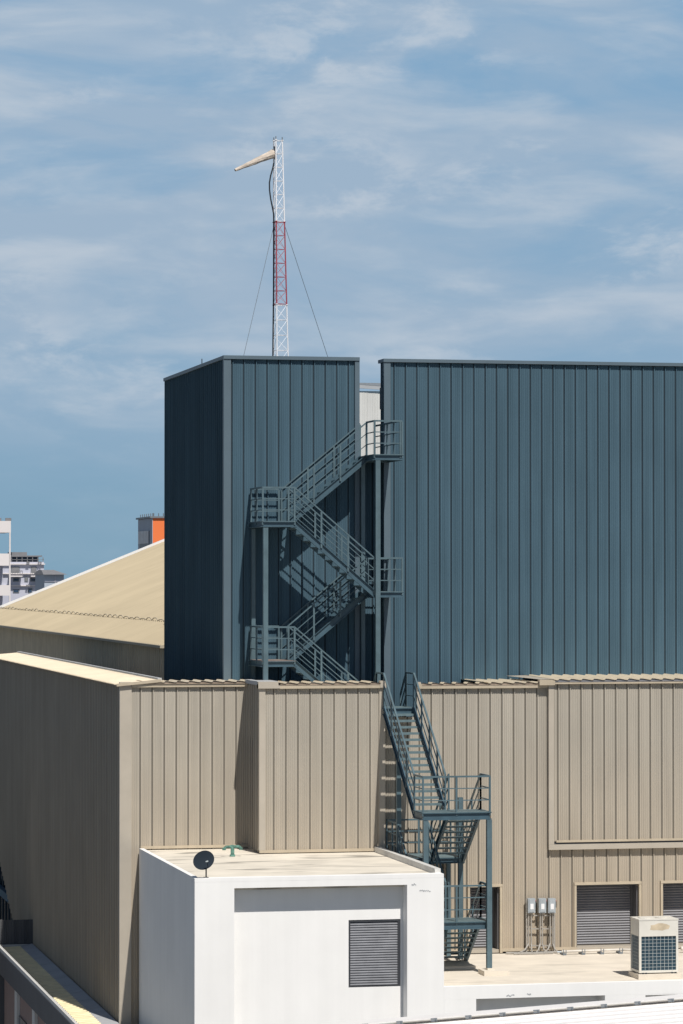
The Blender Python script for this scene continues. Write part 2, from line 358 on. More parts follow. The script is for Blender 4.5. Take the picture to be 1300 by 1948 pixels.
m.box(lx0, lx1, yr, yr + .3, lz1, RZ); m.box(lx0, lx1, yr, yr + .3, ZBASE, lz0)
m.build('wall', M['white'], t)
rr_ = random.Random(5)
for (px, py, n_, dx_) in ((783, 1681, 4, 2.2), (798, 1693, 7, 3.0), (963, 1891, 5, 3.0), (1002, 1889, 3, 2.5), (300, 1700, 3, 1.0)):
    m = MB()
    if px == 300: continue
    for k in range(n_):
        p = at(px + k * dx_, py + rr_.uniform(-1.5, 1.5), YW - .002); q = at(px + (k + 1) * dx_, py + rr_.uniform(-1.5, 1.5), YW - .002); m.bar(p, q, V((0, .004, 0)), V((0, 0, .010 + .01 * rr_.random())))
    m.build('crack', M['ledge'], t)
# kerbs
m = MB(); m.box(XW0, XW1, YW, YW + .35, ZW - .098, ZW)
m.box(XW0, XW0 + .13, YW + .352, YA - .12, ZW - .098, ZW + .015)
m.build('roof_kerb', M['white'], t)
m = MB(); m.box(XW1 - .16, XW1, YW + .352, YB - .09, ZW - .098, ZW + .11); m.build('roof_kerb', M['lgrey'], t)
m = MB(); m.box(XW0 + .132, XW1 - .162, YW + .352, YA - .05, ZW - .35, ZW - .045); m.build('roof_slab', M['wroof'], t)
# louvre
m = MB(); m.box(lx0, lx0 + .05, yr + .015, yr + .12, lz0, lz1); m.box(lx1 - .07, lx1, yr + .015, yr + .12, lz0, lz1)
m.box(lx0 + .05, lx1 - .07, yr + .015, yr + .12, lz1 - .06, lz1); m.box(lx0 + .05, lx1 - .07, yr + .015, yr + .12, lz0, lz0 + .03)
lf = m.build('louvre', M['shutd'], t)
n = 25
for k in range(n):
    z = lz0 + .05 + (lz1 - lz0 - .12) * k / n
    m = MB(); m.hexa([(lx0 + .052, yr + .03, z), (lx1 - .072, yr + .03, z), (lx1 - .072, yr + .10, z + .042), (lx0 + .052, yr + .10, z + .042),
                      (lx0 + .052, yr + .03, z + .028), (lx1 - .072, yr + .03, z + .028), (lx1 - .072, yr + .10, z + .07), (lx0 + .052, yr + .10, z + .07)])
    m.build('louvre_blade', M['louv'], lf)
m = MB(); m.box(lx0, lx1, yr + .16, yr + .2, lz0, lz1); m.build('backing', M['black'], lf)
# deck
r1a, r1b, r1z = 21.81, 25.37, -11.13
m = MB()
m.box(XW1 + .002, 48, YW + .02, YC - .02, -11.1, ZF); m.build('deck_slab', M['deck'], t)
m = MB()
m.box(XW1 + .002, 48, YW, YW + .22, r1z, ZF + .10)
m.box(XW1 + .002, r1a, YW, YW + .6, ZBASE, r1z - .001); m.box(r1b, 26.5, YW, YW + .6, ZBASE, r1z - .001)
m.box(26.5, 48, YW + .002, YW + .1, r1z - .03, r1z - .001); m.box(30, 30.6, YW, YW + .6, ZBASE, r1z - .03)
m.box(r1a, 48, YW + .6, YW + .9, ZBASE, r1z - .002)
m.build('deck_wall', M['white'], t)

# ------------------------------------------------------------------ fire stairs
def channel(m, p0, p1, out, h, fl=.055, up=V((0, 0, 1))):
    """C-channel hanging below the line p0-p1, flanges pointing to `out`"""
    p0, p1, out = V(p0), V(p1), V(out)
    dz = V((0, 0, -h / 2))
    m.bar(p0 + dz, p1 + dz, out * .006, V((0, 0, h / 2)))
    for zz in (-.010, -h + .010): m.bar(p0 + out * (fl / 2 + .006) + V((0, 0, zz)), p1 + out * (fl / 2 + .006) + V((0, 0, zz)), out * fl / 2, V((0, 0, .009)))
def railing(parent, pts, hgt=.98, posts=None, nm='railing', mt=None, rt=.024, ptw=.026, every=1.05, ends=True):
    m = MB(); mt = mt or M['steel2']
    for a, b in zip(pts, pts[1:]):
        a, b = V(a), V(b); d = b - a; hd = V((d.x, d.y, 0)).normalized(); side = V((-hd.y, hd.x, 0))
        for k, hh in enumerate((hgt / 3, hgt * 2 / 3, hgt)):
            r = rt if k == 2 else .014
            m.bar(a + V((0, 0, hh)), b + V((0, 0, hh)), side * r, V((0, 0, r)))
        n = max(1, round(V((d.x, d.y, 0)).length / every))
        for i in range(n + 1):
            p = a + d * i / n
            m.bar(p + V((0, 0, -.10)), p + V((0, 0, hgt - rt * .9)), hd * ptw, side * ptw * .8)
    return m.build(nm, mt, parent)
def flight(root, top, bot, wdir, width, n, rails=(-1, 1), h=.24, rexts=None, tm=None, every=.95):
    """top/bot: centre of the edge at floor level, wdir: unit vector across"""
    top, bot, wdir = V(top), V(bot), V(wdir)
    m = MB()
    for s in (-1, 1): channel(m, top + wdir * s * width / 2 + V((0, 0, .05)), bot + wdir * s * width / 2 + V((0, 0, .05)), wdir * s, h)
    fl = m.build('stair_flight', M['steel'], root)
    d = bot - top; hd = V((d.x, d.y, 0)); L = hd.length; hd.normalize(); rise = d.z / n; run = L / n
    for i in range(1, n):
        p = top + hd * (run * (i - .5)) + V((0, 0, rise * i - .02))
        m = MB(); m.bar(p - wdir * (width / 2 - .008), p + wdir * (width / 2 - .008), hd * (run / 2 + .012), V((0, 0, .018)))
        q = p + hd * (run / 2 + .008) + V((0, 0, -.03)); m.bar(q - wdir * (width / 2 - .012), q + wdir * (width / 2 - .012), hd * .004, V((0, 0, .012)))
        m.build('tread', tm or M['tread'], fl)
    for s in rails: railing(fl, [top + wdir * s * (width / 2 + .03), bot + wdir * s * (width / 2 + .03)], every=every)
    return fl
def landing(root, x0, x1, y0, y1, z, rails=(), h=.16, plate=None):
    m = MB()
    channel(m, (x0, y0, z - .012), (x1, y0, z - .012), (0, -1, 0), h); channel(m, (x0, y1, z - .012), (x1, y1, z - .012), (0, 1, 0), h)
    channel(m, (x0, y0, z - .012), (x0, y1, z - .012), (-1, 0, 0), h); channel(m, (x1, y0, z - .012), (x1, y1, z - .012), (1, 0, 0), h)
    ld = m.build('landing', M['steel'], root)
    m = MB(); m.box(x0 - .04, x1 + .04, y0 - .04, y1 + .0, z - .010, z + .003); m.build('floor_plate', plate or M['tread'], ld)
    for pts in rails: railing(ld, pts, every=.9)
    return ld
def post(root, x, y, z0, z1, w=.14, foot=False):
    m = MB(); m.box(x - w / 2, x + w / 2, y - .006, y + .006, z0, z1)
    m.box(x - w / 2, x + w / 2, y - w / 2, y - w / 2 + .012, z0, z1); m.box(x - w / 2, x + w / 2, y + w / 2 - .012, y + w / 2, z0, z1)
    m.box(x - w / 2 + .001, x - w / 2 + .012, y - w / 2 + .013, y + w / 2 - .013, z0, z1); m.box(x + w / 2 - .012, x + w / 2 - .001, y - w / 2 + .013, y + w / 2 - .013, z0, z1)
    return m.build('post', M['steel2'], root)

up = thing('upper_fire_stair', 'dark steel zigzag fire stair fixed in front of the dark metal blocks', 'fire escape', (19.8, 94, -4.6))
Yf, Ym0, Ym1, Yk = 93.0, 93.88, 94.10, 94.92
xl0, xl1, xr0, xr1 = 17.76, 18.70, 21.09, 21.92
Z = [3.66, 1.69, -.36, -2.37, -4.37]
fr, bk = (Yf + Ym0) / 2, (Ym1 + Yk) / 2; wd = .84
landing(up, xr0, xr1, Yf, Yk, Z[0], [[(xr0, Ym1, Z[0]), (xr0, Yf, Z[0]), (xr1, Yf, Z[0])], [(xr1 - .06, Yf, Z[0]), (xr1 - .10, 96.2, Z[0])]])
m = MB(); m.box(xr0 + .02, xr1 - .08, Yk + .01, 96.4, Z[0] - .04, Z[0]); m.build('crossing_plate', M['tread'], up)
flight(up, (xr0, bk, Z[0]), (xl1, bk, Z[1]), (0, 1, 0), wd, 11)
landing(up, xl0, xl1, Yf, Yk, Z[1], [[(xl1, Yf, Z[1]), (xl0, Yf, Z[1]), (xl0, Yk - .05, Z[1]), (xl1 - .1, Yk - .05, Z[1])]])
flight(up, (xl1, fr, Z[1]), (xr0, fr, Z[2]), (0, 1, 0), wd, 11)
landing(up, xr0, xr1, Yf, Yk, Z[2], [[(xr0 + .1, Yf, Z[2]), (xr1, Yf, Z[2]), (xr1, Yk - .05, Z[2]), (xr0 + .2, Yk - .05, Z[2])]])
flight(up, (xr0, bk, Z[2]), (xl1, bk, Z[3]), (0, 1, 0), wd, 11)
landing(up, xl0, xl1, Yf, Yk, Z[3], [[(xl1, Yf, Z[3]), (xl0, Yf, Z[3]), (xl0, Yk - .05, Z[3]), (xl1 - .1, Yk - .05, Z[3])]], plate=M['treadr'])
flight(up, (xl1, fr, Z[3]), (xr0, fr, Z[4]), (0, 1, 0), wd, 11)
landing(up, xr0, xr1, Yf, Yk, Z[4], [])
post(up, xl0 + .075, Yf - .02, -4.6, Z[1] - .19, .14); post(up, xr0 + .07, Yf - .10, -4.6, Z[0] - .18, .14)
post(up, xl0 + .075, Yk - .03, -4.6, Z[1] - .19, .12); post(up, xr0 + .07, Yk - .03, -4.6, Z[0] - .18, .12)

lo = thing('lower_fire_stair', 'dark steel stair stepping down over the beige roof edge to the deck', 'fire escape', (22, 89, ZF))
px0, px1 = 21.06, 21.93; pyf, pyb, pz = 91.6, 92.6, -3.70
xc = (px0 + px1) / 2; ww = px1 - px0 - .04
landing(lo, px0, px1, pyf, pyb, pz, [[(px0, pyf, pz), (px0, pyb, pz)], [(px1, pyf, pz), (px1, pyb, pz)]], h=.2)
flight(lo, (xc, pyb, pz), (xc, 93.3, Z[4] + .02), (1, 0, 0), ww, 4)
lx, rx = (21.16, 22.04), (22.14, 23.06)
L = [(-6.42), (-7.92), (-9.43)]
yl0, yl1 = 87.3, 88.3; ym0, ym1 = 90.3, 91.75
lc, rc = sum(lx) / 2, sum(rx) / 2
flight(lo, (xc, pyf, pz), (lc, yl1, L[0]), (1, 0, 0), ww, 16, h=.26, every=.85)
def rail_fore(z): return [[(lx[0], yl1, z), (lx[0], yl0, z), (rx[1], yl0, z), (rx[1], yl1, z)]]
landing(lo, lx[0], rx[1], yl0, yl1, L[0], rail_fore(L[0]), h=.2)
flight(lo, (rc, yl1, L[0]), (rc, ym0, L[1]), (1, 0, 0), .86, 9)
landing(lo, lx[0], rx[1], ym0, ym1, L[1], [[(lx[0], ym0, L[1]), (lx[0], ym1, L[1]), (rx[1], ym1, L[1]), (rx[1], ym0, L[1])]])
flight(lo, (lc, ym0, L[1]), (lc, yl1, L[2]), (1, 0, 0), .84, 9)
landing(lo, lx[0], rx[1], yl0, yl1, L[2], rail_fore(L[2]), h=.2)
flight(lo, (rc, yl1, L[2]), (rc, 90.1, ZF + .06), (1, 0, 0), .86, 9)
post(lo, lx[0] + .07, yl0 - .02, ZF, L[0] - .22); post(lo, rx[1] - .05, yl0 - .10, ZF + .18, L[0] - .21)
post(lo, rx[1] - .07, ym0 + .02, ZF, L[0] + .2, .13); post(lo, lx[0] + .02, ym0 + .02, ZF, -4.9, .13)
post(lo, rx[1] - .07, ym1 - .02, ZF, L[1] - .2, .12)
m = MB(); m.box(rx[1] - .28, rx[1] + .42, yl0 - .45, yl0 + .2, ZF + .002, ZF + .13); m.box(rx[1] - .12, rx[1] + .05, yl0 - .2, yl0 + .0, ZF + .131, ZF + .18)
m.build('post_footing', M['deck'], lo)
m = MB(); m.box(lx[0] + .1, rx[1] - .0, 88.6, 90.6, ZF + .002, ZF + .07); m.build('stair_footing', M['deck'], lo)

# ------------------------------------------------------------------ mast with windsock
ym = 98.0; a0 = at(520.3, 678, ym); pm = 62.0
zt = at(530, 266, ym).z; z1j, z2j = at(530, 422, ym).z, at(530, 580, ym).z; zb0 = 5.6
mast = thing('lattice_mast', 'tall thin three-legged lattice mast painted white and red on the dark tower roof', 'mast', (a0.x, ym, zb0))
m = MB(); m.box(a0.x - .3, a0.x + .8, ym - .5, ym + .6, 6.0 - .02, 6.08); m.build('base_plate', M['mgrey'], mast)
def leg(i, z):
    k = (z - ZT) / (zt - ZT); side = .475 + (.272 - .475) * k
    th = R(-15.3) - YAW; lx_ = atx(520.3 + .6 * k, ym)
    o = V((lx_, ym, z)); e1 = V((math.cos(th), math.sin(th), 0)); e2 = V((math.cos(th - R(60)), math.sin(th - R(60)), 0))
    return o if i == 0 else (o + e1 * side if i == 1 else o + e2 * side)
def section(z0, z1, mt, n, name, r=.021, x=False):
    m = MB()
    for i in range(3): m.rod(leg(i, z0), leg(i, z1), r, 8)
    for k in range(n + 1):
        z = z0 + (z1 - z0) * k / n; z = min(max(z, z0 + .02), z1 - .02)
        for i in range(3):
            j = (i + 1) % 3; m.rod(leg(i, z), leg(j, z), .0085, 5)
            if k < n:
                zz = z0 + (z1 - z0) * (k + 1) / n
                if x: m.rod(leg(i, z), leg(j, zz), .006, 4); m.rod(leg(j, z), leg(i, zz), .006, 4)
                else: m.rod(leg(i, zz), leg(j, z), .0055, 4)
    for i in range(3): m.rod(leg(i, z1 - .012), leg(i, z1 + .012), .04, 8)
    return m.build(name, mt, mast)
section(6.06, z2j, M['wmast'], 5, 'mast_section'); section(z2j, z1j, M['rmast'], 6, 'mast_section', x=True); section(z1j, zt, M['wmast'], 6, 'mast_section')
m = MB()
for i in range(3): m.rod(leg(i, zt), leg(i, zt + .1), .016, 6)
m.build('mast_tip', M['mgrey'], mast)
a = at(520, 430, ym); 
m = MB(); p = leg(0, a.z); q = at(464, 675, 97.0); q2 = q + (q - p) * .06; m.rod(p, q2, .008, 5); m.build('guy_wire', M['gwire'], mast)
m = MB(); p = leg(1, at(544, 428, ym).z); q = at(624, 679, 97.2); q2 = q + (q - p) * .05; m.rod(p, q2, .009, 5); m.build('guy_wire', M['gwire'], mast)
m = MB(); pts = [at(x, y, ym - .12) for x, y in ((521, 308), (519, 318), (515, 332), (512.6, 346), (512.8, 360), (515, 377), (518, 392), (520.5, 405), (521.3, 425), (521.2, 470), (520.8, 520), (520.3, 580), (519.6, 640), (519.3, 684))]
m.tube(pts, .022, 6); m.build('cable', M['black'], mast)
ws = thing('windsock', 'faded tan windsock sticking out left from the top of the mast', 'windsock', at(523, 289, ym - .1))
p0, p1 = at(521, 290, ym - .1), at(447, 322, ym - .5)
m = MB(); prev = None
ax = (p1 - p0).normalized(); uu = ax.cross(V((0, 1, 0))).normalized(); vv = ax.cross(uu); K = 18; rings = []
for i in range(15):
    k = i / 14; c = p0.lerp(p1, k) + V((0, 0, .0)); r = .132 * (1 - k) + .042 * k + .004 * math.sin(i * 2.1)
    rings.append([c + (uu * math.cos(2 * math.pi * j / K) * r + vv * math.sin(2 * math.pi * j / K) * r) * (1 + .05 * math.sin(j * 3 + i)) for j in range(K)])
for A_, B_ in zip(rings, rings[1:]):
    for j in range(K): m.quad(A_[j], A_[(j + 1) % K], B_[(j + 1) % K], B_[j])
m.build('cloth', M['sock'], ws)
m = MB()
for j in range(K): m.rod(rings[0][j], rings[0][(j + 1) % K], .012, 5)
m.rod(at(523, 284, ym - .1) + V((0, 0, .12)), at(524.5, 300, ym - .1) + V((0, 0, -.02)), .04, 8); m.rod(p0, at(525, 292, ym - .05), .05, 8)
m.build('hoop', M['mgrey'], ws)

# ------------------------------------------------------------------ isolator boxes
def isolator(px, label):
    c = at(px, 1721, YC - .2); w, h = .22, .42
    o = thing('isolator_box', label, 'switch box', (c.x, c.y, c.z - h / 2), 'isolator switches on the beige wall')
    m = MB(); m.box(c.x - w / 2, c.x + w / 2, c.y - .09, c.y + .09, c.z - h / 2, c.z + h / 2); m.build('case', M['galv'], o)
    m = MB(); m.box(c.x - w * .36, c.x + w * .36, c.y - .108, c.y - .092, c.z - h * .42, c.z + h * .45); m.build('cover', M['galv'], o)
    m = MB(); m.box(c.x - .045, c.x + .05, c.y - .114, c.y - .109, c.z - .10, c.z + .06); m.build('rating_label', M['wmast'], o)
    m = MB(); m.box(c.x + w / 2 + .001, c.x + w / 2 + .035, c.y - .05, c.y, c.z - .06, c.z + .12); m.build('lever', M['black'], o)
    m = MB(); m.box(c.x + w / 2 + .002, c.x + w / 2 + .03, c.y - .055, c.y - .01, c.z + .122, c.z + .15); m.build('lever_tip', M['rmast'], o)
    return o
isolator(1009.5, 'grey isolator switch box nearest the stair, leftmost of three on the wall')
isolator(1030, 'grey isolator switch box in the middle of three on the wall')
isolator(1048, 'grey isolator switch box nearest the roller shutters, rightmost of three')
fr_ = thing('conduit_rack', 'grey steel rack and bent conduits running from the switch boxes down to the deck', 'conduit rack', at(1028, 1812, YC - .2))
m = MB()
for px in (1001, 1054): p = at(px, 1708, YC - .15); m.box(p.x - .02, p.x + .02, p.y - .02, p.y + .02, ZF, p.z)
for py in (1740, 1765, 1797):
    a, b = at(1001, py, YC - .14), at(1054, py, YC - .14); m.bar(a, b, V((0, .015, 0)), V((0, 0, .018)))
m.build('rack_frame', M['pipe'], fr_)
for px, ex in ((1005, 985), (1010, 1012), (1027, 1018), (1031, 1040), (1046, 1034), (1051, 1062)):
    a = at(px, 1736, YC - .2); zz = ZF + .28; b = V((a.x, a.y, zz)); e = at(ex, 1818, YC - .45)
    m = MB(); m.tube([a, b, b.lerp(V((e.x, e.y, ZF + .04)), .35) + V((0, 0, -.08)), V((e.x, e.y, ZF + .04))], .022, 7); m.build('conduit', M['pipe'], fr_)
m = MB(); a, b = at(962, 1815, YC - .35), at(1062, 1819, YC - .4)
m.tube([V((a.x, a.y, ZF + .05)), V((a.x + .8, a.y - .05, ZF + .04)), V((b.x, b.y, ZF + .05))], .03, 7); m.tube([V((a.x + .2, a.y - .12, ZF + .03)), V((b.x - .2, b.y - .1, ZF + .03))], .022, 7)
m.build('floor_conduit', M['pipe'], fr_)

# pipes along the deck to the outdoor unit
pp = thing('refrigerant_pipes', 'pale lagged pipes on low dark stands, along the deck to the outdoor unit', 'pipes', (at(1140, 1818, 91).x, 91, ZF))
yy = YC - .75
a, b = atx(1068, yy), atx(1182, yy); c = atx(1203, 86.6)
m = MB(); m.tube([(a, yy, ZF + .10), (b, yy, ZF + .11), (b + .35, yy - .35, ZF + .13), (26.9, 86.3, ZF + .13)], .035, 8); m.build('pipe', M['copper'], pp)
m = MB(); m.tube([(a - .1, yy + .14, ZF + .07), (b + .1, yy + .16, ZF + .09), (b + .5, yy - .2, ZF + .11), (27.0, 86.3, ZF + .10)], .028, 8); m.build('pipe', M['galv'], pp)
for k in range(4):
    x = a + (b - a) * (k + .1) / 3.2
    m = MB(); m.box(x - .05, x + .05, yy - .12, yy + .25, ZF, ZF + .045); m.box(x - .05, x - .03, yy - .12, yy - .1, ZF + .046, ZF + .18); m.box(x + .03, x + .05, yy - .12, yy - .1, ZF + .046, ZF + .16); m.build('pipe_stand', M['mgrey'], pp)
m = MB(); x0_, x1_ = atx(1288, YC - .6), 34.0
m.tube([(x0_, YC - .9, ZF + .12), (x1_, YC - .9, ZF + .12)], .06, 8); tag(m.build('drain_pipe', M['copper']), 'pale pipe lying on the deck behind the outdoor unit, at the right edge', 'pipe')

# ------------------------------------------------------------------ outdoor unit
ux0, ux1, uy0, uy1 = atx(1215, 85.25), atx(1289, 85.25), 85.25, 86.05
uz0 = ZF + .14; uz1 = at(1250, 1749, 85.25).z
ac = thing('outdoor_air_unit', 'cream outdoor air conditioning unit with wire grilles on a concrete plinth', 'air conditioner', ((ux0 + ux1) / 2, 85.65, ZF))
m = MB(); m.box(ux0 - .04, ux1 + .06, uy0 - .06, uy1 + .05, ZF + .002, uz0 - .001); m.build('plinth', M['deck'], ac)
gz1 = uz0 + (uz1 - uz0) * .70; gz0 = uz0 + .09
m = MB()
m.box(ux0, ux1, uy0, uy1, gz1, uz1); m.box(ux0, ux1, uy0, uy1, uz0 + .03, gz0)
for (x, y) in ((ux0, uy0), (ux1 - .06, uy0), (ux0, uy1 - .06), (ux1 - .06, uy1 - .06)): m.box(x, x + .06, y, y + .06, gz0, gz1)
m.build('casing', M['acw'], ac)
m = MB(); m.box(ux0 + .035, ux1 - .035, uy0 + .035, uy1 - .035, gz0, gz1); m.build('coil', M['acg'], ac)
m = MB(); nx, nz = 9, 10
for i in range(nx + 1): x = ux0 + .06 + (ux1 - ux0 - .12) * i / nx; m.box(x - .005, x + .005, uy0 + .008, uy0 + .018, gz0, gz1)
for i in range(nz + 1): z = gz0 + (gz1 - gz0) * i / nz; m.box(ux0 + .06, ux1 - .06, uy0 + .019, uy0 + .027, z - .005, z + .005)
m.build('grille', M['wire'], ac)
m = MB()
for i in range(8): y = uy0 + .06 + (uy1 - uy0 - .12) * i / 7; m.box(ux0 + .008, ux0 + .018, y - .005, y + .005, gz0, gz1)
for i in range(nz + 1): z = gz0 + (gz1 - gz0) * i / nz; m.box(ux0 + .019, ux0 + .027, uy0 + .06, uy1 - .06, z - .005, z + .005)
m.build('grille', M['wire'], ac)
m = MB(); import random as rr
cx, cz = (ux0 + ux1) / 2 + .03, (gz1 + uz1) / 2 + .03; ring = [(cx + .30 * math.cos(k / 14 * 6.283) * (1 + rr.uniform(-.2, .2)), uy0 - .003, cz + .11 * math.sin(k / 14 * 6.283) * (1 + rr.uniform(-.3, .3))) for k in range(14)]
m.quad(*ring); m.build('bleached_patch', M['acb'], ac)
m = MB()
for x in (ux0 + .08, ux0 + .17, ux1 - .20, ux1 - .10): m.box(x, x + .05, uy0 - .012, uy0 + .05, uz0, uz0 + .035)
m.build('foot', M['black'], ac)
m = MB(); m.box(ux0 - .01, ux1 + .01, uy0 - .01, uy1 + .01, uz1 + .001, uz1 + .03)
for k, (fx) in enumerate((.28, .72)):
    c_ = (ux0 + (ux1 - ux0) * fx, (uy0 + uy1) / 2); m.rod((c_[0], c_[1], uz1 + .031), (c_[0], c_[1], uz1 + .05), .22, 20)
m.build('top_panel', M['acw'], ac)

# ------------------------------------------------------------------ satellite dish
b = at(393, 1665, 84.25); b.z = ZW
dc = at(388.5, 1635, 84.1)
di = thing('satellite_dish', 'charcoal satellite dish on a thin mount at the front left of the white roof', 'satellite dish', b)
nrm = V((.18, -.86, .36)).normalized(); ea = V((0, 0, 1)).cross(nrm).normalized(); eb = nrm.cross(ea)
tl = R(28); e1 = ea * math.cos(tl) + eb * math.sin(tl); e2 = -ea * math.sin(tl) + eb * math.cos(tl)
m = MB(); K = 28; RR = 6
def dp(r, th, back=0): return dc + e1 * (.31 * r * math.cos(th)) + e2 * (.235 * r * math.sin(th)) + nrm * (.04 * (r * r - 1) - back)
for back in (0, .012):
    for i in range(RR):
        for j in range(K):
            a1, a2 = 2 * math.pi * j / K, 2 * math.pi * (j + 1) / K
            m.quad(dp(i / RR, a1, back), dp((i + 1) / RR, a1, back), dp((i + 1) / RR, a2, back), dp(i / RR, a2, back))
for j in range(K): m.rod(dp(1, 2 * math.pi * j / K, .006), dp(1, 2 * math.pi * (j + 1) / K, .006), .009, 5)
m.build('reflector', M['dish'], di, smooth=False)
m = MB(); m.tube([b, b + V((0, 0, .27)), dc - nrm * .11 + V((0, 0, -.08)), dc - nrm * .09], .018, 8); m.box(b.x - .06, b.x + .06, b.y - .06, b.y + .06, ZW + .001, ZW + .012); m.build('mount', M['dish'], di)
m = MB(); fe = dc + nrm * .24 + V((0, 0, -.12)); m.rod(dc + e2 * -.2 + V((0, 0, -.02)), fe, .008, 6); m.build('feed_arm', M['dish'], di)
m = MB(); m.rod(fe + V((-.03, 0, 0)), fe + V((.035, 0, .02)), .018, 8); m.build('feed_horn', M['wire'], di)
m = MB(); q = dc + eb * .17 + nrm * -.035; m.bar(q - e1 * .035, q + e1 * .03, e2 * .022, nrm * .003); m.build('logo_patch', M['wire'], di)

# ------------------------------------------------------------------ green fitting on roof
gp = at(443, 1606, 91.0); gp.z = ZW - .04
gt = thing('green_pipe_clamp', 'weathered green T-shaped metal fitting on the white roof, against the beige wall', 'pipe fitting', gp)
m = MB(); m.rod(gp, gp + V((0, 0, .32)), .055, 10); m.rod(gp + V((0, 0, 0)), gp + V((0, 0, .05)), .08, 10); m.build('stem', M['green'], gt)
m = MB(); m.tube([gp + V((-.24, 0, .20)), gp + V((-.20, 0, .27)), gp + V((.20, 0, .275)), gp + V((.24, 0, .21))], .04, 8); m.rod(gp + V((.24, 0, .18)), gp + V((.24, 0, .245)), .055, 8); m.rod(gp + V((-.24, 0, .18)), gp + V((-.24, 0, .245)), .055, 8)
m.build('arm', M['green'], gt)

# ------------------------------------------------------------------ tan warehouse behind, left
XH = 19.2; YH0, YH1 = 119.0, 190.5; ze = -2.34
t = thing('tan_warehouse', 'tan warehouse with sloping roof and white edge, behind the beige building at left', 'building', (30, 150, ZBASE))
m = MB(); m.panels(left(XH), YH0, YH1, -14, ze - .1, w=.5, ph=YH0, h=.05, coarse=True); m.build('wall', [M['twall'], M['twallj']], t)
m = MB(); m.box(XH + .06, 60, YH0 + .1, YH1 - .3, ZBASE, ze - .3); m.build('core_wall', M['twall'], t)
slp = 4.63 / 11.4
m = MB(); nseg = 142; 
def rz(x): return ze + (x - XH) * slp
for k in range(nseg):
    y0 = YH0 - .2 + (YH1 - YH0 + .2) * k / nseg; y1 = YH0 - .2 + (YH1 - YH0 + .2) * (k + 1) / nseg; ya = y0 + .06; yb_ = y0 + .12
    o = .03
    for (p, q, op, oq) in ((y0, ya, 0, o), (ya, yb_, o, 0), (yb_, y1, 0, 0)):
        xs_ = [XH - .25, 26, 36]
        for x0, x1 in zip(xs_, xs_[1:]): m.quad((x0, p, rz(x0) + op), (x1, p, rz(x1) + op), (x1, q, rz(x1) + oq), (x0, q, rz(x0) + oq))
m.build('roof', M['troof'], t)
m = MB(); m.hexa([(XH - .3, YH1 - .35, rz(XH - .3) + .03), (36, YH1 - .35, rz(36) + .03), (36, YH1 + .1, rz(36) + .03), (XH - .3, YH1 + .1, rz(XH - .3) + .03),
                  (XH - .3, YH1 - .35, rz(XH - .3) + .16), (36, YH1 - .35, rz(36) + .16), (36, YH1 + .1, rz(36) + .16), (XH - .3, YH1 + .1, rz(XH - .3) + .16)]); m.build('verge_flashing', M['lwhite'], t)
m = MB(); m.box(XH - .36, XH - .2, YH0 - .2, YH1, rz(XH) - .2, rz(XH) - .10); m.build('gutter', M['twallj'], t)
sx = XH + 1.55
sg = MB(); y = YH0; rr.seed(3)
while y < YH1 - 1:
    y2 = y + 1.3 + .5 * rr.random(); h = .04 + .07 * rr.random(); zz = rz(sx)
    p = [V((sx, y, zz + .03)), V((sx, y + (y2 - y) * .3, zz + .03 + h)), V((sx, y + (y2 - y) * .7, zz + .03 + h * .9)), V((sx, y2, zz + .03))]
    sg.tube(p, .02, 4); y = y2
sg.build('roof_cable', M['twallj'], t)

# ------------------------------------------------------------------ low lean-to left of the beige side wall
t = thing('lean_to_building', 'low charcoal lean-to with cream ribbed roof strip, below the beige side wall', 'building', (12.9, 100, ZBASE))
zl = -12.95; yE = 114.8
m = MB(); y = 84.0
while y < yE - .1:
    y2 = min(y + 1.9, yE - .1); m.hexa([(13.15, y + .035, zl), (XA - .07, y + .035, zl), (XA - .07, y2 - .02, zl), (13.15, y2 - .02, zl), (13.15, y + .02, zl + .06), (XA - .07, y + .02, zl + .14), (XA - .07, y2 - .02, zl + .14), (13.15, y2 - .02, zl + .06)]); y += 1.9
m.build('ledge', M['ledge'], t)
m = MB(); y = 84.0
while y < yE - .4:
    for (a, oa), (b, ob) in zip([(0, 0), (.03, .08), (.17, .08), (.20, 0)], [(.03, .08), (.17, .08), (.20, 0), (.36, 0)]):
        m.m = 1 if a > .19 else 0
        m.quad((12.60, y + a, zl - .02 + oa), (12.60, y + b, zl - .02 + ob), (13.20, y + b, zl + .01 + ob), (13.20, y + a, zl + .01 + oa))
    y += .36
m.build('roof', [M['yroof'], M['yroofd']], t)
m = MB(); m.box(12.44, 12.54, 84, yE, zl - .02, zl + .10); m.box(12.44, XA - .1, yE + .002, yE + .08, zl - .02, zl + .10); m.build('edge_trim', M['lgrey'], t)
m = MB(); m.box(12.42, 12.51, 84, yE + .1, zl - .80, zl - .022); m.build('fascia', M['fascia'], t)
m = MB(); m.box(12.69, 13.6, 84, yE, ZBASE, zl - .5); m.build('wall', M['pink'], t)
for (y0, y1) in ((86, 88.5), (90.3, 92.2), (94.2, 96.1), (99, 101.5), (103.3, 105), (108, 110)):
    m = MB(); m.box(12.64, 12.688, y0, y1, -17.5, -14.7); w_ = m.build('window', M['glass'], t)
    m = MB(); m.box(12.58, 12.687, y1 + .02, y1 + .7, -18.5, -13.65); m.build('pier', M['lgrey'], w_)
